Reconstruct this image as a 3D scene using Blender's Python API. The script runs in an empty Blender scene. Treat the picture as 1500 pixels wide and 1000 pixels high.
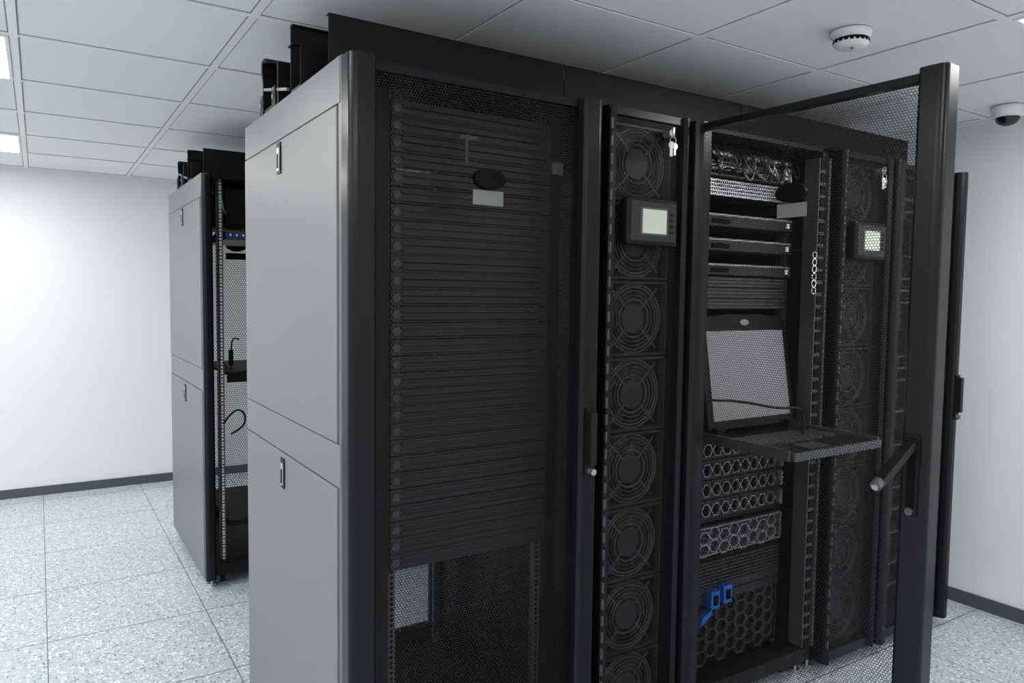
import bpy, bmesh, math, random
from mathutils import Vector, Matrix
random.seed(4)
sc=bpy.context.scene
sc.view_settings.view_transform='Standard'
sc.view_settings.look='None'
sc.view_settings.exposure=0.0

# ------------------------------------------------------------------ materials
def mat(name,col,rough=.5,metal=0,noise=.06,scale=30,bump=0,spec=.5,emit=None,es=0):
    m=bpy.data.materials.new(name);m.use_nodes=True
    nt=m.node_tree;b=nt.nodes['Principled BSDF']
    b.inputs['Roughness'].default_value=rough;b.inputs['Metallic'].default_value=metal
    b.inputs['Specular IOR Level'].default_value=spec
    tc=nt.nodes.new('ShaderNodeTexCoord');n=nt.nodes.new('ShaderNodeTexNoise')
    n.inputs['Scale'].default_value=scale;n.inputs['Detail'].default_value=3
    nt.links.new(tc.outputs['Object'],n.inputs['Vector'])
    mx=nt.nodes.new('ShaderNodeMix');mx.data_type='RGBA'
    mx.inputs['A'].default_value=(*[c*(1-noise) for c in col],1)
    mx.inputs['B'].default_value=(*[min(1,c*(1+noise)) for c in col],1)
    nt.links.new(n.outputs['Fac'],mx.inputs['Factor'])
    nt.links.new(mx.outputs['Result'],b.inputs['Base Color'])
    if bump:
        bp=nt.nodes.new('ShaderNodeBump');bp.inputs['Strength'].default_value=bump;bp.inputs['Distance'].default_value=.002
        nt.links.new(n.outputs['Fac'],bp.inputs['Height']);nt.links.new(bp.outputs['Normal'],b.inputs['Normal'])
    if emit:
        b.inputs['Emission Color'].default_value=(*emit,1);b.inputs['Emission Strength'].default_value=es
    return m

def perf(name,axis,pitch,r,col,rough=.4):
    m=bpy.data.materials.new(name);m.use_nodes=True;nt=m.node_tree
    b=nt.nodes['Principled BSDF'];out=nt.nodes['Material Output']
    b.inputs['Base Color'].default_value=(*col,1);b.inputs['Roughness'].default_value=rough
    b.inputs['Specular IOR Level'].default_value=.25
    N=nt.nodes.new;L=nt.links.new
    tc=N('ShaderNodeTexCoord');s=N('ShaderNodeSeparateXYZ');c=N('ShaderNodeCombineXYZ')
    L(tc.outputs['Object'],s.inputs[0]);L(s.outputs['Y' if axis=='x' else 'X'],c.inputs[0]);L(s.outputs['Z'],c.inputs[1])
    q=math.sqrt(3)
    def vm(op,a,bv=None):
        n=N('ShaderNodeVectorMath');n.operation=op;L(a,n.inputs[0])
        if bv is not None:n.inputs[1].default_value=bv
        return n.outputs['Value' if op=='LENGTH' else 'Vector']
    p=vm('MULTIPLY',c.outputs[0],(1/pitch,1/pitch/q,0))
    def d(v):
        v=vm('FRACTION',v);v=vm('SUBTRACT',v,(.5,.5,0));v=vm('MULTIPLY',v,(1,q,0));return vm('LENGTH',v)
    a1=d(p);a2=d(vm('ADD',p,(.5,.5,0)))
    mn=N('ShaderNodeMath');mn.operation='MINIMUM';L(a1,mn.inputs[0]);L(a2,mn.inputs[1])
    lt=N('ShaderNodeMath');lt.operation='LESS_THAN';L(mn.outputs[0],lt.inputs[0]);lt.inputs[1].default_value=r
    t=N('ShaderNodeBsdfTransparent');mx=N('ShaderNodeMixShader')
    L(lt.outputs[0],mx.inputs[0]);L(b.outputs[0],mx.inputs[1]);L(t.outputs[0],mx.inputs[2]);L(mx.outputs[0],out.inputs[0])
    return m

BLK=mat('black_powder_coat',(.006,.0065,.0075),.42,bump=.03,scale=600,spec=.18)
FRM=mat('door_frame_black',(.006,.0066,.008),.26,noise=.05,spec=.22)
DRK=mat('interior_black',(.009,.009,.010),.5,spec=.15)
BLANK=mat('blanking_panel_black',(.024,.025,.027),.34,spec=.25)
SIDE=mat('side_panel_sheen_grey',(.165,.167,.17),.42,noise=.015,scale=3)  # grazing sheen of the satin black panels, put into the base colour as grey
SEDGE=mat('side_edge_grey',(.10,.102,.105),.35)
GREYM=mat('grey_metal',(.30,.305,.31),.4,.6)
MIDG=mat('dark_grey_metal',(.075,.077,.08),.4,.3)
FANG=mat('fan_guard_wire',(.05,.052,.055),.35,.2)
SILV=mat('silver_metal',(.6,.61,.62),.3,.9)
WHT=mat('white_plastic',(.8,.8,.79),.4)
LAB=mat('label_grey',(.16,.16,.16),.5)
SCR=mat('lcd_screen',(.5,.53,.45),.25,emit=(.6,.64,.52),es=.15)
MSCR=mat('console_screen_grey',(.23,.235,.24),.4)
BLUE=mat('blue_connector',(.01,.12,.5),.4)
LED=mat('blue_led',(.02,.1,.8),.4,emit=(.05,.2,1),es=2)
GRN=mat('green_cable',(.02,.2,.06),.5)
RUB=mat('rubber_black',(.008,.008,.008),.5,spec=.25)
OVAL=mat('badge_black',(.003,.003,.003),.5,spec=.08)
HOLE=mat('slot_shadow_black',(.003,.003,.003),.8,spec=.1)
PX=perf('perforated_steel_y','y',.0078,.425,(.007,.0075,.009))
PR=perf('perforated_steel_rear','y',.0078,.475,(.010,.0105,.012))
PD=perf('perforated_steel_x','x',.0078,.435,(.012,.012,.014))
PS=perf('perforated_bright_steel','y',.014,.36,(.30,.30,.30))
LAMP=mat('led_panel_diffuser',(.9,.9,.9),.5,emit=(1,.99,.975),es=18.5)

# ------------------------------------------------------------------ mesh builder
AX={'x':(Vector((0,1,0)),Vector((0,0,1)),Vector((1,0,0))),'y':(Vector((0,0,1)),Vector((1,0,0)),Vector((0,1,0))),'z':(Vector((1,0,0)),Vector((0,1,0)),Vector((0,0,1)))}
class MB:
    def __init__(s): s.v=[];s.f=[];s.m=[];s.mats=[];s.T=None;s.sm=[]
    def mi(s,m):
        if m not in s.mats:s.mats.append(m)
        return s.mats.index(m)
    def add(s,vs,fs,m,smooth=False):
        o=len(s.v)
        for p in vs:
            p=Vector(p)
            if s.T: p=s.T@p
            s.v.append(p)
        k=s.mi(m)
        for f in fs: s.f.append([i+o for i in f]);s.m.append(k);s.sm.append(smooth)
    def box(s,x0,x1,y0,y1,z0,z1,m):
        vs=[(x,y,z) for x in(x0,x1) for y in(y0,y1) for z in(z0,z1)]
        s.add(vs,[(0,1,3,2),(4,6,7,5),(0,4,5,1),(2,3,7,6),(0,2,6,4),(1,5,7,3)],m)
    def quad(s,a,b,c,d,m): s.add([a,b,c,d],[(0,1,2,3)],m)
    def cyl(s,c,r,h,ax,m,n=24,r2=None,smooth=True):
        r2=r if r2 is None else r2
        e=AX[ax];c=Vector(c);vs=[]
        for k,(rr,hh) in enumerate(((r,0),(r2,h))):
            for i in range(n):
                a=2*math.pi*i/n;vs.append(c+e[0]*rr*math.cos(a)+e[1]*rr*math.sin(a)+e[2]*hh)
        s.add(vs,[(i,(i+1)%n,n+(i+1)%n,n+i) for i in range(n)],m,smooth)
        s.add(vs,[tuple(range(n))[::-1],tuple(range(n,2*n))],m)
    def torus(s,c,R,r,ax,m,n=36,k=6):
        e=AX[ax];c=Vector(c);vs=[]
        for i in range(n):
            a=2*math.pi*i/n;d=e[0]*math.cos(a)+e[1]*math.sin(a)
            for j in range(k):
                b=2*math.pi*j/k;vs.append(c+d*(R+r*math.cos(b))+e[2]*r*math.sin(b))
        s.add(vs,[(i*k+j,((i+1)%n)*k+j,((i+1)%n)*k+(j+1)%k,i*k+(j+1)%k) for i in range(n) for j in range(k)],m,True)
    def prof(s,pts,a0,a1,ax,m,smooth=False):
        def P(p,a):
            return {'z':(p[0],p[1],a),'x':(a,p[0],p[1]),'y':(p[0],a,p[1])}[ax]
        n=len(pts);vs=[P(p,a0) for p in pts]+[P(p,a1) for p in pts]
        s.add(vs,[(i,(i+1)%n,n+(i+1)%n,n+i) for i in range(n)],m,smooth)
        s.add(vs,[tuple(range(n))[::-1],tuple(range(n,2*n))],m)
    def frame(s,x0,x1,z0,z1,w,y0,y1,m):
        s.box(x0,x1,y0,y1,z0,z0+w,m);s.box(x0,x1,y0,y1,z1-w,z1,m)
        s.box(x0,x0+w,y0,y1,z0+w,z1-w,m);s.box(x1-w,x1,y0,y1,z0+w,z1-w,m)
    def hexring(s,cx,y,cz,R,w,d,m,sx=1):
        vs=[]
        for yy in(y,y+d):
            for rr in(R,R-w):
                for i in range(6):
                    a=math.pi/3*i;vs.append((cx+sx*rr*math.cos(a),yy,cz+rr*math.sin(a)))
        fs=[]
        for i in range(6):
            j=(i+1)%6
            fs+=[(i,j,6+j,6+i),(i,12+i,12+j,j),(6+i,6+j,18+j,18+i)]
        s.add(vs,fs,m)
    def obj(s,name,parent=None,bevel=0):
        me=bpy.data.meshes.new(name);me.from_pydata([tuple(v) for v in s.v],[],s.f)
        for m in s.mats: me.materials.append(m)
        for i,p in enumerate(me.polygons): p.material_index=s.m[i];p.use_smooth=s.sm[i]
        bm=bmesh.new();bm.from_mesh(me)
        bmesh.ops.recalc_face_normals(bm,faces=bm.faces);bm.to_mesh(me);bm.free()
        o=bpy.data.objects.new(name,me);sc.collection.objects.link(o)
        if bevel:
            b=o.modifiers.new('bevel','BEVEL');b.width=bevel;b.segments=2;b.limit_method='ANGLE';b.angle_limit=math.radians(50)
        if parent: attach(o,parent)
        return o
def empty(name,loc):
    e=bpy.data.objects.new(name,None);e.location=loc;e.empty_display_size=.1;sc.collection.objects.link(e);return e
def attach(o,p):
    o.parent=p;o.matrix_parent_inverse=Matrix.Translation(-Vector(p.location))
def cable(name,pts,r,m,parent=None):
    cu=bpy.data.curves.new(name,'CURVE');cu.dimensions='3D';cu.bevel_depth=r;cu.bevel_resolution=2
    sp=cu.splines.new('NURBS');sp.points.add(len(pts)-1)
    for i,p in enumerate(pts): sp.points[i].co=(*p,1)
    sp.use_endpoint_u=True;sp.order_u=3
    cu.materials.append(m)
    o=bpy.data.objects.new(name,cu);sc.collection.objects.link(o)
    if parent:attach(o,parent)
    return o

# ------------------------------------------------------------------ room
CH=2.273;XL,XR,YF,YB=-3.6,3.096,-3.8,4.407
WALL=mat('wall_paint_white',(.82,.83,.84),.6,noise=.01,scale=4)
CEIL=mat('ceiling_tile_white',(.86,.865,.865),.8,noise=.03,scale=250,bump=.15)
GRID=mat('ceiling_grid_white',(.88,.88,.88),.5,noise=.01)
BASE=mat('baseboard_grey',(.07,.08,.088),.35,noise=.05)
def slab(name,*a,m):
    b=MB();b.box(*a,m);return b.obj(name)
slab('wall_back',XL-.1,XR+.1,YB,YB+.1,-.1,CH+.1,m=WALL)
slab('wall_right',XR,XR+.1,YF,YB,-.1,CH+.1,m=WALL)
slab('ceiling',XL,XR,YF,YB,CH,CH+.1,m=CEIL)
slab('baseboard_back',XL,XR,YB-.012,YB,0,.062,m=BASE)
slab('baseboard_right',XR-.012,XR,YF,YB-.012,0,.062,m=BASE)

# floor material
fm=bpy.data.materials.new('floor_speckled_vinyl');fm.use_nodes=True
nt=fm.node_tree;N=nt.nodes.new;L=nt.links.new;b=nt.nodes['Principled BSDF'];b.inputs['Roughness'].default_value=.28
tc=N('ShaderNodeTexCoord')
def vor(scale,lo,hi,col,prev):
    v=N('ShaderNodeTexVoronoi');v.inputs['Scale'].default_value=scale;L(tc.outputs['Object'],v.inputs['Vector'])
    s=N('ShaderNodeSeparateColor');L(v.outputs['Color'],s.inputs[0])
    r=N('ShaderNodeMath');r.operation='LESS_THAN';L(s.outputs[0],r.inputs[0]);r.inputs[1].default_value=lo
    r2=N('ShaderNodeMath');r2.operation='LESS_THAN';L(v.outputs['Distance'],r2.inputs[0]);r2.inputs[1].default_value=hi
    m=N('ShaderNodeMath');m.operation='MULTIPLY';L(r.outputs[0],m.inputs[0]);L(r2.outputs[0],m.inputs[1])
    x=N('ShaderNodeMix');x.data_type='RGBA';L(m.outputs[0],x.inputs['Factor']);L(prev,x.inputs['A']);x.inputs['B'].default_value=(*col,1)
    return x.outputs['Result']
bn=N('ShaderNodeTexNoise');bn.inputs['Scale'].default_value=40;L(tc.outputs['Object'],bn.inputs['Vector'])
bm_=N('ShaderNodeMix');bm_.data_type='RGBA';L(bn.outputs['Fac'],bm_.inputs['Factor'])
bm_.inputs['A'].default_value=(.44,.50,.55,1);bm_.inputs['B'].default_value=(.52,.58,.63,1)
c=vor(85,.35,.5,(.78,.82,.85),bm_.outputs['Result'])
c=vor(105,.12,.5,(.14,.17,.20),c)
c=vor(60,.10,.42,(.28,.34,.39),c)
sp=N('ShaderNodeSeparateXYZ');L(tc.outputs['Object'],sp.inputs[0])
def seam(out,off,per,w):
    a=N('ShaderNodeMath');a.operation='SUBTRACT';L(out,a.inputs[0]);a.inputs[1].default_value=off
    p=N('ShaderNodeMath');p.operation='PINGPONG';L(a.outputs[0],p.inputs[0]);p.inputs[1].default_value=per/2
    l=N('ShaderNodeMath');l.operation='LESS_THAN';L(p.outputs[0],l.inputs[0]);l.inputs[1].default_value=w
    return l.outputs[0]
s1=seam(sp.outputs['X'],-.605,.61,.0020);s2=seam(sp.outputs['Y'],1.80,.61,.0030)
mx=N('ShaderNodeMath');mx.operation='MAXIMUM';L(s1,mx.inputs[0]);L(s2,mx.inputs[1])
x=N('ShaderNodeMix');x.data_type='RGBA';L(mx.outputs[0],x.inputs['Factor']);L(c,x.inputs['A']);x.inputs['B'].default_value=(.10,.11,.12,1)
L(x.outputs['Result'],b.inputs['Base Color'])
slab('floor',XL,XR,YF,YB,-.1,0,m=fm)

# ceiling grid (T-bars)
GX0,GY0,G=-.04,.02,.615
gx=[GX0+G*i for i in range(-6,6) if XL<GX0+G*i<XR];gy=[GY0+.62*i for i in range(-7,8) if YF<GY0+.62*i<YB]
g=MB()
for xx in gx: g.box(xx-.012,xx+.012,YF,YB,CH-.004,CH,GRID)
for yy in gy: g.box(XL,XR,yy-.012,yy+.012,CH-.0042,CH,GRID)
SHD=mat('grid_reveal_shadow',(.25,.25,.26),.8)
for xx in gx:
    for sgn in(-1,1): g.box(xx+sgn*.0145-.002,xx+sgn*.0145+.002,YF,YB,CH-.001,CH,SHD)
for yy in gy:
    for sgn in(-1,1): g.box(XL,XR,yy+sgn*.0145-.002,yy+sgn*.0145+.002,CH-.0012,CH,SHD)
g.obj('trim_1')
g=MB();g.box(XL,XR,YB-.02,YB,CH-.006,CH,GRID);g.box(XR-.02,XR,YF,YB-.02,CH-.006,CH,GRID);g.obj('trim_2')

# LED panels
def lamp(ix,iy):
    x0=GX0+G*ix+.014;x1=x0+G-.028;y0=GY0+.62*iy+.014;y1=y0+.62-.028
    e=empty('ceiling_light_panel',((x0+x1)/2,(y0+y1)/2,CH-.006))
    b=MB();b.box(x0+.01,x1-.01,y0+.01,y1-.01,CH-.007,CH-.002,LAMP);b.obj('diffuser',e)
    b=MB();w=.012
    b.box(x0,x1,y0,y0+w,CH-.009,CH,GRID);b.box(x0,x1,y1-w,y1,CH-.009,CH,GRID);b.box(x0,x0+w,y0+w,y1-w,CH-.009,CH,GRID);b.box(x1-w,x1,y0+w,y1-w,CH-.009,CH,GRID)
    b.obj('frame',e)
for ix,iy in [(-2,2),(-2,5),(-2,-1),(-2,-4),(3,-2),(3,-5),(-5,2),(-5,5),(-5,-1),(-5,-4),(0,-4),(3,5)]:
    lamp(ix,iy)

# ------------------------------------------------------------------ server racks
def latch(b,x,y,z):
    b.box(x-.004,x+.001,y-.018,y+.018,z-.045,z+.045,BLK)
    b.box(x-.006,x-.003,y-.010,y+.010,z-.036,z+.030,SILV)
    b.box(x-.008,x-.005,y-.006,y+.006,z-.030,z+.012,BLK)
def side_panels(x,y0,y1,e,H=2.0):
    b=MB();t=.014;g=.003
    b.box(x,x+t,y0+.03,y1-.004,1.073+g,1.8907-g,SIDE)
    b.box(x,x+t,y0+.03,y1-.004,.045,.9667-g,SIDE)
    b.box(x+.002,x+t,y0+.012,y1,.9667,1.073,SIDE)
    b.box(x+.002,x+t,y0+.012,y1,1.8907,H,SIDE)
    b.obj('side_panel',e,.0025)
    b=MB();b.box(x+.004,x+t+.02,y0,y0+.028,.045,H,SEDGE);b.box(x+.004,x+t+.01,y1-.004,y1,.045,H,SEDGE)
    b.obj('side_edge',e,.002)
    b=MB();latch(b,x,y0+.52,1.835);latch(b,x,y0+.50,.905);b.obj('side_latch',e,.001)
def feet(b,x0,x1,y0,y1):
    for xx in(x0+.04,x1-.04):
        for yy in(y0+.05,y1-.05):
            b.cyl((xx,yy,0),.02,.012,'z',SILV,16);b.cyl((xx,yy,.012),.007,.05,'z',SILV,10)
            s=1 if xx<(x0+x1)/2 else -1
            b.cyl((xx+s*.05-.012,yy+.03,.027),.027,.024,'x',RUB,20)
            b.box(xx+s*.05-.018,xx+s*.05+.018,yy+.01,yy+.05,.03,.062,MIDG)
def rack_frame(e,x0,x1,y0,y1,H=2.0,rail_front=.12,rails=True,inner=None,holes=GREYM):
    b=MB()
    for xx in(x0+.016,x1-.05):
        for yy in(y0+.002,y1-.04):
            b.box(xx,xx+.034,yy,yy+.038,.06,H-.002,BLK)
    b.box(x0+.016,x1-.016,y0+.002,y1-.002,H-.02,H-.003,BLK)
    for yy in(y0+.002,y1-.04): b.box(x0+.05,x1-.05,yy,yy+.038,.06,.115,BLK)
    for xx in(x0+.016,x1-.05): b.box(xx,xx+.034,y0+.04,y1-.04,.06,.1,BLK)
    b.box(x0+.05,x1-.05,y0+.04,y1-.04,.06,.066,DRK)
    b.box(x1-.016,x1-.012,y0+.01,y1-.01,.06,H,DRK)
    feet(b,x0,x1,y0,y1)
    b.obj('frame',e,.002)
    if rails:
        i0,i1=inner or ((x0+x1)/2-.25,(x0+x1)/2+.25)
        b=MB()
        for yy in (y0+rail_front,y1-.16):
            for xx,s in((i0,1),(i1,-1)):
                xa=min(xx,xx+s*.022)
                b.box(xa,xa+.022,yy,yy+.003,.1,H-.03,MIDG)
                xb=xx-.0015
                b.box(xb,xb+.003,yy,yy+.05,.1,H-.03,MIDG)
                z=.12
                while z<H-.05:
                    for k in(.006,.022,.038):
                        b.box(xa+.006,xa+.016,yy-.001,yy+.004,z+k-.0045,z+k+.0045,holes if holes is WHT else HOLE)
                        b.box(xb-.001,xb+.004,yy+.02,yy+.03,z+k-.0045,z+k+.0045,holes)
                    z+=.04445
        b.obj('mounting_rails',e)
def stile_pts(x0,x1,yf,yb=0,flip=False):
    r=.018;w=x1-x0
    p=[(0,yb),(0,yf+r)]
    for i in range(1,7):
        a=math.pi/2*i/6;p.append((r-r*math.cos(a),yf+r-r*math.sin(a)))
    p+=[(w-.012,yf),(w-.004,yf+.01),(w,yf+.026),(w,yb)]
    if flip: p=[(w-q[0],q[1]) for q in p]
    return [(q[0]+x0,q[1]) for q in p]
def door(e,x0,x1,z0,z1,T=None,mesh=PX,wl=.072,wr=.07,yf=-.062,handle='r',hopen=False,badge=.015,yb=-.004):
    b=MB();b.T=T
    b.prof(stile_pts(x0,x0+wl,yf,yb),z0,z1,'z',FRM)
    b.prof(stile_pts(x1-wr,x1,yf,yb,True),z0,z1,'z',FRM)
    b.prof([(yb,z1-.004),(yf+.03,z1-.004),(yf+.03,z1-.024),(yb,z1-.024)],x0+wl-.004,x1-wr+.004,'x',FRM)
    b.prof([(yb,z0+.04),(yf+.03,z0+.04),(yf+.03,z0),(yb,z0)],x0+wl-.004,x1-wr+.004,'x',FRM)
    b.obj('door_frame',e,.0015)
    b=MB();b.T=T
    ym=yf+.036
    b.quad((x0+wl-.003,ym,z0+.03),(x1-wr+.003,ym,z0+.03),(x1-wr+.003,ym,z1-.02),(x0+wl-.003,ym,z1-.02),mesh)
    b.obj('door_mesh',e)
    b=MB();b.T=T
    if badge is not None:
        cx=(x0+x1)/2+badge
        n=28;zc=z1-.25
        vs=[(cx+.047*math.cos(2*math.pi*i/n),ym-.014,zc+.027*math.sin(2*math.pi*i/n)) for i in range(n)]
        vs+=[(p[0],ym-.001,p[2]) for p in vs]
        b.add(vs,[tuple(range(n))]+[(i,(i+1)%n,n+(i+1)%n,n+i) for i in range(n)],OVAL)
        b.box(cx-.046,cx+.046,ym-.004,ym-.001,zc-.067,zc-.028,LAB)
    hx=x1-wr/2 if handle=='r' else x0+wl/2
    b.box(hx-.016,hx+.016,yf-.006,yf+.002,.93,1.125,BLK)
    if not hopen:
        b.box(hx-.011,hx+.011,yf-.024,yf-.004,.965,1.115,RUB)
        b.cyl((hx,yf-.026,.945),.009,.02,'y',SILV,16)
    else:
        b.box(hx-.009,hx+.009,yf-.008,yf-.002,.95,1.09,HOLE)
        T0=b.T
        b.T=(T0 if T0 else Matrix())@Matrix.Translation((hx,yf-.004,1.105))@Matrix.Rotation(math.radians(-62),4,'X')
        b.box(-.012,.012,-.012,.008,-.165,.005,BLK)
        b.cyl((0,-.003,-.182),.0125,.02,'z',MIDG,18);b.cyl((0,-.003,-.186),.0075,.006,'z',SILV,14)
        b.T=T0
        b.cyl((hx,yf-.012,.94),.009,.01,'y',MIDG,16)
    b.obj('door_handle_and_badge',e,.001)
def rear_door(e,x0,x1,y,z0,z1,m=None,bar=True):
    b=MB();b.frame(x0,x1,z0,z1,.045,y-.02,y,BLK)
    if bar: b.box((x0+x1)/2-.012,(x0+x1)/2+.012,y-.015,y,z0,z1,BLK)
    b.obj('rear_door_frame',e,.001)
    b=MB();b.quad((x0+.04,y-.01,z0+.04),(x1-.04,y-.01,z0+.04),(x1-.04,y-.01,z1-.04),(x0+.04,y-.01,z1-.04),m or PX);b.obj('rear_door_mesh',e)

D=.955
# ---- rack 1 : closed door, blanking panels
r1=empty('server_rack',(.375,.48,0))
side_panels(0,0,D,r1)
rack_frame(r1,0,.76,0,D,inner=(.172,.672))
door(r1,.0,.745,.05,1.992)
rear_door(r1,.02,.75,D,.06,1.98,PR)
b=MB();U=.04445;z=.70;yy=.100
while z+U<1.985:
    b.box(.172,.675,yy,yy+.012,z+.0018,z+U-.0018,BLANK)
    for zc in (z+.0125,z+.032):
        xa,xb=.205,.642
        sh=[(xa,zc-.0045),(xb,zc-.0045),(xb+.006,zc),(xb,zc+.0045),(xa,zc+.0045),(xa-.006,zc)]
        b.prof(sh,yy-.005,yy+.001,'y',BLANK)
        b.box(xa,xb,yy-.0015,yy+.001,zc-.0075,zc-.0048,HOLE)
    b.cyl((.186,yy-.004,z+.022),.011,.006,'y',MIDG,12)
    b.cyl((.662,yy-.004,z+.022),.007,.006,'y',BLANK,12)
    z+=U
b.obj('blanking_panels',r1,.0008)
b=MB()
b.box(.05,.17,.11,.115,.12,1.97,DRK);b.box(.68,.72,.11,.115,.12,1.97,DRK)
b.box(.675,.715,.09,.095,1.80,1.835,LAB)
b.cyl((.36,.03,1.86),.006,.04,'y',MIDG,12);b.box(.35,.358,.028,.032,1.79,1.85,MIDG);b.box(.335,.385,.028,.034,1.85,1.862,MIDG)
b.obj('inner_trim_and_key',r1)

# ---- cooling unit
def cooler(x0,x1,keys):
    e=empty('in_row_cooling_unit',((x0+x1)/2,.48,0))
    b=MB()
    b.box(x0,x0+.012,0.002,D,.06,2.0,BLK);b.box(x1-.012,x1,0.002,D,.06,2.0,BLK)
    b.box(x0,x1,.002,D,1.985,2.0,BLK);b.box(x0,x1,.002,D,.06,.10,BLK)
    b.box(x0+.012,x1-.012,.075,.08,.1,1.985,DRK)
    b.box(x0+.012,x1-.012,D-.02,D,.1,1.985,BLK)
    feet(b,x0-.01,x1+.01,0,D);b.obj('cabinet',e,.0015)
    b=MB();w=.03
    b.prof(stile_pts(x0+.004,x0+.004+w,-.052,-.002),.05,1.992,'z',FRM)
    b.prof(stile_pts(x1-.004-w,x1-.004,-.052,-.002,True),.05,1.992,'z',FRM)
    b.box(x0+w,x1-w,-.035,-.002,1.97,1.992,FRM);b.box(x0+w,x1-w,-.035,-.002,.05,.09,FRM)
    z=.12
    while z<1.95:
        b.box(x0+.0,x0+.006,-.058,-.05,z,z+.03,MIDG);z+=.05
    b.obj('front_frame',e,.001)
    b=MB();b.quad((x0+w,-.028,.08),(x1-w,-.028,.08),(x1-w,-.028,1.98),(x0+w,-.028,1.98),PX);b.obj('front_mesh',e)
    b=MB();cx=(x0+x1)/2-.012
    for i in range(8):
        zc=.215+.2325*i
        hw=(x1-x0)/2-.035
        b.frame(cx-hw,cx+hw,zc-.112,zc+.112,.006,-.004,.02,BLANK)
        for R_ in(.106,.096,.058): b.torus((cx,.004,zc),R_,.0034,'y',FANG,40,6)
        for R_ in(.084,.071): b.torus((cx,.002,zc),R_,.0017,'y',FANG,40,5)
        b.cyl((cx,.006,zc),.045,.03,'y',BLANK,28,.047)
        b.cyl((cx,.06,zc),.11,.004,'y',DRK,36)
        for s_ in range(4):
            a=math.pi/4+s_*math.pi/2
            b.T=Matrix.Translation((cx,.004,zc))@Matrix.Rotation(a,4,'Y')
            b.box(.045,.13,-.002,.002,-.003,.003,FANG)
        for s_ in range(7):
            a=s_*2*math.pi/7
            b.T=Matrix.Translation((cx,.036,zc))@Matrix.Rotation(a,4,'Y')
            b.add([(.04,-.01,-.012),(.1,-.012,-.03),(.104,.008,.018),(.04,.008,.014)],[(0,1,2,3)],BLANK)
        b.T=None
    b.obj('fans',e)
    b=MB();cx=(x0+x1)/2
    b.box(cx-.105,cx+.095,-.066,-.03,1.595,1.735,BLK)
    b.obj('display_housing',e,.008)
    b=MB();b.box(cx-.094,cx+.084,-.069,-.064,1.607,1.722,BLANK)
    b.box(cx-.058,cx+.050,-.0705,-.066,1.625,1.706,MIDG)
    b.box(cx-.052,cx+.044,-.0715,-.066,1.630,1.701,SCR)
    for k in range(4): b.box(cx+.06,cx+.072,-.072,-.066,1.632+k*.018,1.642+k*.018,BLK)
    b.obj('display_panel',e,.0015)
    if keys:
        b=MB();b.cyl((cx+.07,-.058,1.935),.011,.03,'y',SILV,20);b.box(cx+.067,cx+.073,-.066,-.056,1.92,1.95,SILV)
        b.torus((cx+.07,-.062,1.912),.012,.0015,'y',SILV,20,5)
        b.box(cx+.058,cx+.068,-.064,-.061,1.865,1.905,WHT);b.cyl((cx+.063,-.065,1.898),.011,.003,'y',WHT,16)
        b.box(cx+.074,cx+.082,-.063,-.060,1.87,1.9,SILV);b.cyl((cx+.078,-.064,1.896),.010,.003,'y',SILV,16)
        b.obj('keys',e)
    return e
cooler(.775,1.105,True)
cooler(1.885,2.215,True)

# ---- rack 3 : open door
RX0,RX1=1.112,1.88
r3=empty('server_rack',((RX0+RX1)/2,.48,0))
rack_frame(r3,RX0,RX1,0,D,inner=(1.315,1.805))
rear_door(r3,RX0+.02,RX1-.02,D,.06,1.98)
T=Matrix.Translation((1.165,-.02,0))@Matrix.Rotation(math.radians(-87),4,'Z')
door(r3,0,.765,.05,1.985,T=T,mesh=PD,handle='r',hopen=True,yf=-.062,yb=0,badge=-.025,wl=.05)
b=MB()
b.prof(stile_pts(1.116,1.150,-.02,0),.05,1.99,'z',FRM)
b.box(1.13,1.31,.125,.13,.12,1.96,DRK)
b.box(1.81,1.865,.06,.075,.12,1.96,BLK);b.box(1.81,1.816,.0,.075,.12,1.96,MIDG);b.box(1.855,1.865,-.01,.06,.12,1.96,MIDG)
z=.15
while z<1.93:
    b.box(1.818,1.852,.0,.008,z,z+.012,MIDG);z+=.045
for k in range(6): b.torus((1.795,-.004,1.475+.026*k),.012,.0022,'y',WHT,18,5)
b.box(1.793,1.797,-.004,.12,1.625,1.629,MIDG)
b.obj('cable_manager',r3,.001)

EX0,EX1,EY=1.332,1.79,.112
b=MB()
b.box(EX0,EX1,EY,EY+.3,1.865,1.975,DRK)
for zz in(1.87,1.915):
    b.box(EX0-.005,EX1+.005,EY-.004,EY+.002,zz,zz+.04,MIDG)
    for i in range(22):
        b.box(EX0+.012+i*.0195,EX0+.026+i*.0195,EY-.006,EY,zz+.006,zz+.018,HOLE)
        b.box(EX0+.012+i*.0195,EX0+.026+i*.0195,EY-.006,EY,zz+.022,zz+.034,GREYM if i%3 else WHT)
b.box(EX1-.04,EX1-.005,EY-.012,EY,1.885,1.925,WHT)
b.obj('network_switch',r3)
for i in range(22):
    xa=EX0+.01+i*.0195;zz=random.choice((1.89,1.93))
    xb=min(EX1,max(EX0,xa+random.uniform(-.1,.1)));yy=EY-random.uniform(.03,.07)
    cable('patch_cable',[(xa,EY,zz),(xa,yy,zz+.01),((xa+xb)/2,yy-.01,zz-.03-random.random()*.03),(xb,yy,1.90+random.random()*.05),(xb+.02,EY,1.96)],.003,random.choice((RUB,RUB,MIDG,BLANK,GREYM)),r3)
b=MB();b.box(EX0,EX1,EY+.01,EY+.3,1.80,1.86,DRK);b.box(EX0-.005,EX1+.005,EY,EY+.008,1.802,1.858,SILV)
for i in range(40):
    for j in range(4):
        b.box(EX0+.008+i*.0108,EX0+.0135+i*.0108,EY-.001,EY+.002,1.809+j*.012,1.815+j*.012,HOLE)
b.obj('perforated_appliance',r3)
b=MB()
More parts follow.
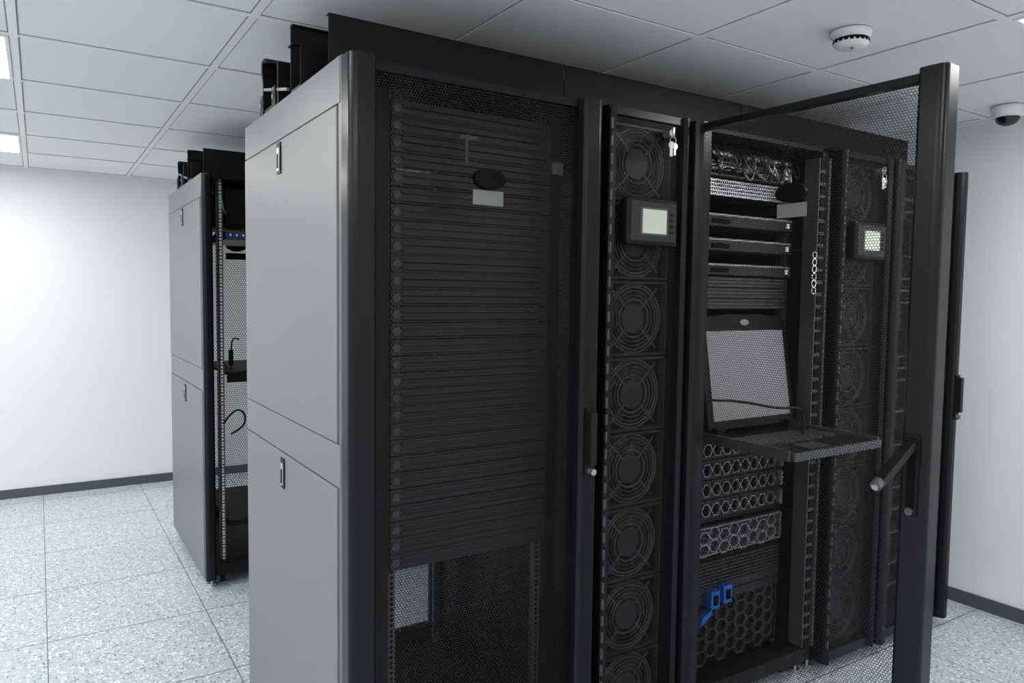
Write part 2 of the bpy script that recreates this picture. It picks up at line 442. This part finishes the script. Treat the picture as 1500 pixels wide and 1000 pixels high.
for z0,z1 in((1.695,1.738),(1.61,1.653),(1.525,1.565)):
    b.box(EX0,EX1,EY-.01,EY+.5,z0,z1,MIDG);b.box(EX0-.005,EX1+.005,EY-.014,EY-.008,z0,z1,BLANK)
    b.box(EX0,EX1,EY-.017,EY-.012,z1-.008,z1-.002,GREYM)
    b.box(EX0+.03,EX0+.12,EY-.017,EY-.012,z0+.008,z0+.024,HOLE);b.box(EX1-.03,EX1-.015,EY-.018,EY-.012,z0+.01,z0+.028,WHT)
for k in range(3):
    z=1.405+k*.0385
    b.box(EX0,EX1,EY,EY+.01,z,z+.036,BLANK)
    for j in range(3): b.box(EX0+.02,EX1-.02,EY-.004,EY,z+.004+j*.012,z+.008+j*.012,MIDG)
b.obj('rack_appliances',r3)

b=MB()
b.box(EX0,EX1,EY,EY+.7,.64,.945,DRK)
for r_ in range(4):
    z=.655+r_*.072
    b.box(EX0-.004,EX1+.004,EY-.006,EY,z,z+.066,BLANK)
    for i in range(8):
        cx=EX0+.045+i*.050
        b.hexring(cx,EY-.014,z+.033,.026,.0035,.01,GREYM,.95)
        b.box(cx+.020,cx+.030,EY-.012,EY-.006,z+.028,z+.038,SILV)
        b.box(cx-.010,cx+.010,EY-.008,EY-.004,z+.014,z+.052,HOLE)
    b.box(EX0+.004,EX0+.010,EY-.01,EY-.006,z+.02,z+.04,LED)
    b.box(EX1-.018,EX1-.004,EY-.02,EY-.006,z+.006,z+.06,GREYM)
b.obj('storage_server',r3)
b=MB()
b.box(EX0,EX1,EY,EY+.7,.52,.63,DRK);b.box(EX0-.004,EX1+.004,EY-.006,EY,.522,.628,BLANK)
for i in range(8):
    for j in range(2):
        b.hexring(EX0+.035+i*.052,EY-.018,.55+j*.042+(i%2)*.012-.004,.029,.004,.012,GREYM)
b.frame(EX0,EX1,.524,.626,.004,EY-.016,EY-.006,GREYM)
b.obj('hex_bezel_server',r3)
b=MB()
b.box(EX0,EX1,EY,EY+.7,.12,.51,DRK)
for i in range(7): b.box(EX0,EX1,EY-.012,EY,.415+i*.0125,.423+i*.0125,BLANK)
for k in range(2): b.box(EX0,EX1,EY-.01,EY,.345+.035*k,.375+.035*k,BLANK)
for i in range(8):
    for j in range(4):
        b.hexring(EX0+.04+i*.052,EY-.012,.145+j*.05+(i%2)*.025,.031,.003,.01,MIDG)
b.obj('ups_battery_pack',r3)
b=MB()
for k,xx in enumerate((EX0+.06,EX0+.125)):
    b.box(xx,xx+.045,EY-.035,EY,.33+.01*k,.395+.01*k,BLUE);b.box(xx+.012,xx+.033,EY-.04,EY-.03,.345+.01*k,.38+.01*k,HOLE)
b.prof([(EX0+.01,.275),(EX0+.07,.31),(EX0+.075,.328),(EX0+.03,.31)],EY-.03,EY-.01,'y',BLUE)
b.obj('battery_connectors',r3,.002)

# console
kc=empty('rack_console_monitor',(1.566,-.05,.955))
w0,w1=1.325,1.785
TT=Matrix.Translation((0,.055,.985))@Matrix.Rotation(math.radians(-9),4,'X')
b=MB();b.T=TT
outl=[(w0,0),(w1,0),(w1+.004,.36),(w1-.02,.395),(1.555+.08,.405),(1.555-.08,.405),(w0+.02,.395),(w0-.004,.36)]
b.prof(outl,-.004,.022,'y',BLK)
b.obj('monitor_bezel',kc,.002)
b=MB();b.T=TT
b.box(w0+.028,w1-.022,-.0065,-.003,.03,.345,MSCR)
n=24;vs=[(1.555+.024*math.cos(2*math.pi*i/n),-.007,.375+.011*math.sin(2*math.pi*i/n)) for i in range(n)]
b.add(vs,[tuple(range(n))],GREYM)
b.obj('monitor_screen',kc)
b=MB();b.box(w0,w1,-.28,.09,.95,.966,BLK)
b.box(w0,w1,-.295,-.28,.946,.972,MIDG)
b.box(w0-.01,w0,-.28,.3,.945,.98,MIDG);b.box(w1,w1+.01,-.28,.3,.945,.98,MIDG)
b.box(w0+.02,w0+.06,.03,.07,.966,.995,BLK);b.box(w1-.06,w1-.02,.03,.07,.966,.995,BLK)
b.obj('keyboard_tray',kc,.002)
b=MB()
for r_ in range(6):
    for c_ in range(16):
        x0=w0+.02+c_*.0205;y0=-.15+r_*.0205
        b.box(x0,x0+.0165,y0,y0+.016,.966,.974,MIDG)
for r_ in range(5):
    for c_ in range(3):
        x0=w0+.36+c_*.0205;y0=-.15+r_*.0205
        b.box(x0,x0+.0165,y0,y0+.016,.966,.974,MIDG)
b.box(w0+.14,w0+.24,-.25,-.18,.966,.968,MIDG)
b.obj('keyboard_keys',kc)
cable('console_cable',[(1.28,.02,1.10),(1.38,-.03,1.10),(1.50,-.08,1.07),(1.60,-.10,1.07),(1.63,-.10,1.05),(1.63,-.10,.972)],.0045,RUB,kc)

# ---- rack 5
r5=empty('server_rack',(2.49,.48,0))
rack_frame(r5,2.225,2.755,0,D,inner=(2.26,2.72))
door(r5,2.225,2.755,.05,1.99,wl=.05,wr=.05)
rear_door(r5,2.24,2.74,D,.06,1.98)
b=MB()
z=.15;i=0
while z<1.9:
    h=[.044,.088,.13,.044][i%4]
    if i%5!=3:
        b.box(2.27,2.71,.1,.7,z+.002,z+h-.002,BLANK)
        b.box(2.27,2.71,.09,.1,z+h-.012,z+h-.004,GREYM)
        for k in range(6): b.box(2.285+k*.07,2.335+k*.07,.094,.1,z+.008,z+h-.016,MIDG if k%2 else HOLE)
    z+=h+.008;i+=1
b.obj('installed_servers',r5)

# ---- cable troughs
def trough(name,x0,x1,yo,z,k=1.0):
    e=empty(name,((x0+x1)/2,yo+.5,z))
    b=MB()
    segs=[x0,x0+.76,x0+1.58,x1] if x1-x0>2 else [x0,x1]
    for a,c_ in zip(segs[:-1],segs[1:]):
        b.box(a+.0015,c_-.0015,yo+.175,yo+.179,z,z+.167*k,BLK)
        b.box(a+.0015,c_-.0015,yo+.175,yo+.195,z+.163*k,z+.167*k,BLK)
    b.obj('front_partition',e,.001)
    b=MB()
    x0-=.035
    b.box(x0,x1,yo+.39,yo+.394,z+.01,z+.19*k,BLK);b.box(x0,x1,yo+.375,yo+.394,z+.186*k,z+.19*k,BLK)
    b.box(x0,x1,yo+.375,yo+.42,z+.135*k,z+.139*k,BLK)
    b.box(x0,x1,yo+.30,yo+.39,z,z+.01,BLK)
    b.box(x0,x1,yo+.30,yo+.304,z,z+.11*k,BLK)
    pr=[(.52,0),(.70,0),(.70,.10),(.715,.135),(.715,.165),(.70,.172),(.672,.172),(.655,.155),(.665,.155),(.68,.163),(.70,.160),(.70,.138),(.688,.10),(.688,.012),(.532,.012),(.532,.125),(.52,.125)]
    b.prof([(yo+p[0],z+p[1]*k) for p in pr],x0,x1,'x',BLK)
    for yy in(.70,.56):
        b.box(x0-.004,x0+.04,yo+yy-.02,yo+yy+.02,z,z+.06,BLK)
        b.cyl((x0-.008,yo+yy,z+.03),.007,.01,'x',GREYM,10)
        b.cyl((x0-.008,yo+yy-.01,z+.05),.005,.01,'x',GREYM,10)
    b.obj('cable_channels',e,.001)
    b=MB();b.T=Matrix.Translation((x0+.004,yo+.69,z+.075))@Matrix.Rotation(math.radians(12),4,'X')
    b.box(-.004,.004,-.26,0,0,.008,GREYM);b.obj('stay_rod',e)
    return e
trough('overhead_cable_trough',.042,2.75,.035,2.0)

# ---- far rack (second row)
FX,FY=.047,2.04
r6=empty('server_rack',(FX+.375,FY+.5,0))
side_panels(FX,FY,FY+1.01,r6)
rack_frame(r6,FX,FX+.75,FY,FY+1.01,inner=(FX+.085,FX+.625),holes=WHT,rail_front=.05)
rear_door(r6,FX+.02,FX+.73,FY+1.01,.06,1.98,PS,False)
b=MB()
b.prof(stile_pts(FX,FX+.05,FY-.03,FY),.05,1.99,'z',FRM)
b.box(FX+.13,FX+.62,FY+.1,FY+.7,1.78,1.95,DRK);b.box(FX+.13,FX+.62,FY+.1,FY+.6,1.70,1.74,MIDG)
for k in range(5): b.box(FX+.15+.03*k,FX+.155+.03*k,FY+.092,FY+.1,1.72,1.728,LED)
b.box(FX+.13,FX+.62,FY+.05,FY+.75,1.03,1.045,DRK);b.box(FX+.12,FX+.63,FY+.04,FY+.055,1.0,1.05,DRK)
b.box(FX+.13,FX+.62,FY+.08,FY+.75,.27,.30,DRK)
b.obj('shelves_and_devices',r6)
cable('green_cable',[(FX+.09,FY-.01,1.88),(FX+.095,FY-.015,1.86),(FX+.10,FY,1.83),(FX+.12,FY+.03,1.82)],.004,GRN,r6)
cable('power_cable',[(FX+.10,FY+.04,1.1),(FX+.11,FY-.02,1.07),(FX+.14,FY-.03,1.05),(FX+.2,FY,1.06),(FX+.25,FY+.05,1.05)],.005,RUB,r6)
cable('power_cable',[(FX+.10,FY+.04,.80),(FX+.13,FY-.03,.88),(FX+.19,FY-.02,.86),(FX+.19,FY,.78),(FX+.13,FY+.02,.75)],.005,RUB,r6)
cable('power_cable',[(FX+.17,FY+.2,1.045),(FX+.17,FY+.2,1.15),(FX+.18,FY+.2,1.22),(FX+.21,FY+.2,1.20)],.004,RUB,r6)
b=MB();b.cyl((FX+.17,FY+.2,1.07),.012,.08,'z',RUB,12)
n=20;vs=[(FX+.37+.06*math.cos(2*math.pi*i/n),FY+.98,1.72+.03*math.sin(2*math.pi*i/n)) for i in range(n)]
b.add(vs,[tuple(range(n))],RUB);b.box(FX+.31,FX+.43,FY+.98,FY+.983,1.64,1.68,RUB)
b.obj('rear_door_badge',r6)
r7=empty('server_rack',(FX+1.13,FY+.5,0))
rack_frame(r7,FX+.755,FX+1.5,FY,FY+1.01);door(r7,FX+.755,FX+1.5,.05,1.99,T=Matrix.Translation((0,FY,0)))
trough('overhead_cable_trough',FX+.04,FX+1.5,FY-.02,2.0,.85)

# ---- smoke detector
sd=empty('smoke_detector',(1.53,-.29,CH-.004))
b=MB();cx,cy=1.53,-.29
def rev(b,prof,c,m,n=36):
    vs=[];k=len(prof)
    for i in range(n):
        a=2*math.pi*i/n
        for r_,z_ in prof: vs.append((c[0]+r_*math.cos(a),c[1]+r_*math.sin(a),c[2]+z_))
    b.add(vs,[(i*k+j,((i+1)%n)*k+j,((i+1)%n)*k+j+1,i*k+j+1) for i in range(n) for j in range(k-1)],m,True)
rev(b,[(0,0),(.058,0),(.060,-.006),(.058,-.016),(.05,-.02),(.05,-.024)],(cx,cy,CH-.004),WHT)
rev(b,[(.052,-.024),(.052,-.030),(.045,-.038),(.036,-.042),(.0,-.044)],(cx,cy,CH-.012),WHT)
for i in range(20):
    a=2*math.pi*i/20
    b.T=Matrix.Translation((cx,cy,CH-.035))@Matrix.Rotation(a,4,'Z')
    b.box(.044,.0525,-.0055,.0055,-.006,.003,HOLE)
b.T=None
b.cyl((cx-.01,cy-.01,CH-.060),.004,.005,'z',LAB,12)
b.obj('detector_body',sd)
# ---- dome camera
dc=empty('security_dome_camera',(2.88,-.14,CH-.004))
b=MB();cx,cy=2.88,-.14
rev(b,[(0,0),(.06,0),(.062,-.01),(.06,-.035),(.052,-.045),(.046,-.046)],(cx,cy,CH-.004),WHT)
b.obj('housing',dc)
GL=mat('smoked_dome',(.01,.01,.012),.08)
b=MB();rev(b,[(.046*math.cos(a),-.045-.036*math.sin(a)) for a in [math.pi/2*i/8 for i in range(9)]],(cx,cy,CH-.004),GL)
b.obj('dome',dc)

# ------------------------------------------------------------------ camera
yaw,pitch,roll=.5697,.0613,.0128
F=Vector((math.sin(yaw)*math.cos(pitch),math.cos(yaw)*math.cos(pitch),-math.sin(pitch)))
Rt=Vector((math.cos(yaw),-math.sin(yaw),0));Uv=Rt.cross(F)
R2=math.cos(roll)*Rt+math.sin(roll)*Uv;U2=-math.sin(roll)*Rt+math.cos(roll)*Uv
M=Matrix((( R2.x,U2.x,-F.x,-.6061),(R2.y,U2.y,-F.y,-1.7032),(R2.z,U2.z,-F.z,1.4408),(0,0,0,1)))
cd=bpy.data.cameras.new('camera');cd.sensor_width=36;cd.lens=1083.9/1500*36;cd.clip_start=.05
co=bpy.data.objects.new('camera',cd);co.matrix_world=M;sc.collection.objects.link(co);sc.camera=co
w=bpy.data.worlds.new('world');sc.world=w;w.use_nodes=True
w.node_tree.nodes['Background'].inputs[0].default_value=(.95,.98,1,1);w.node_tree.nodes['Background'].inputs[1].default_value=.85
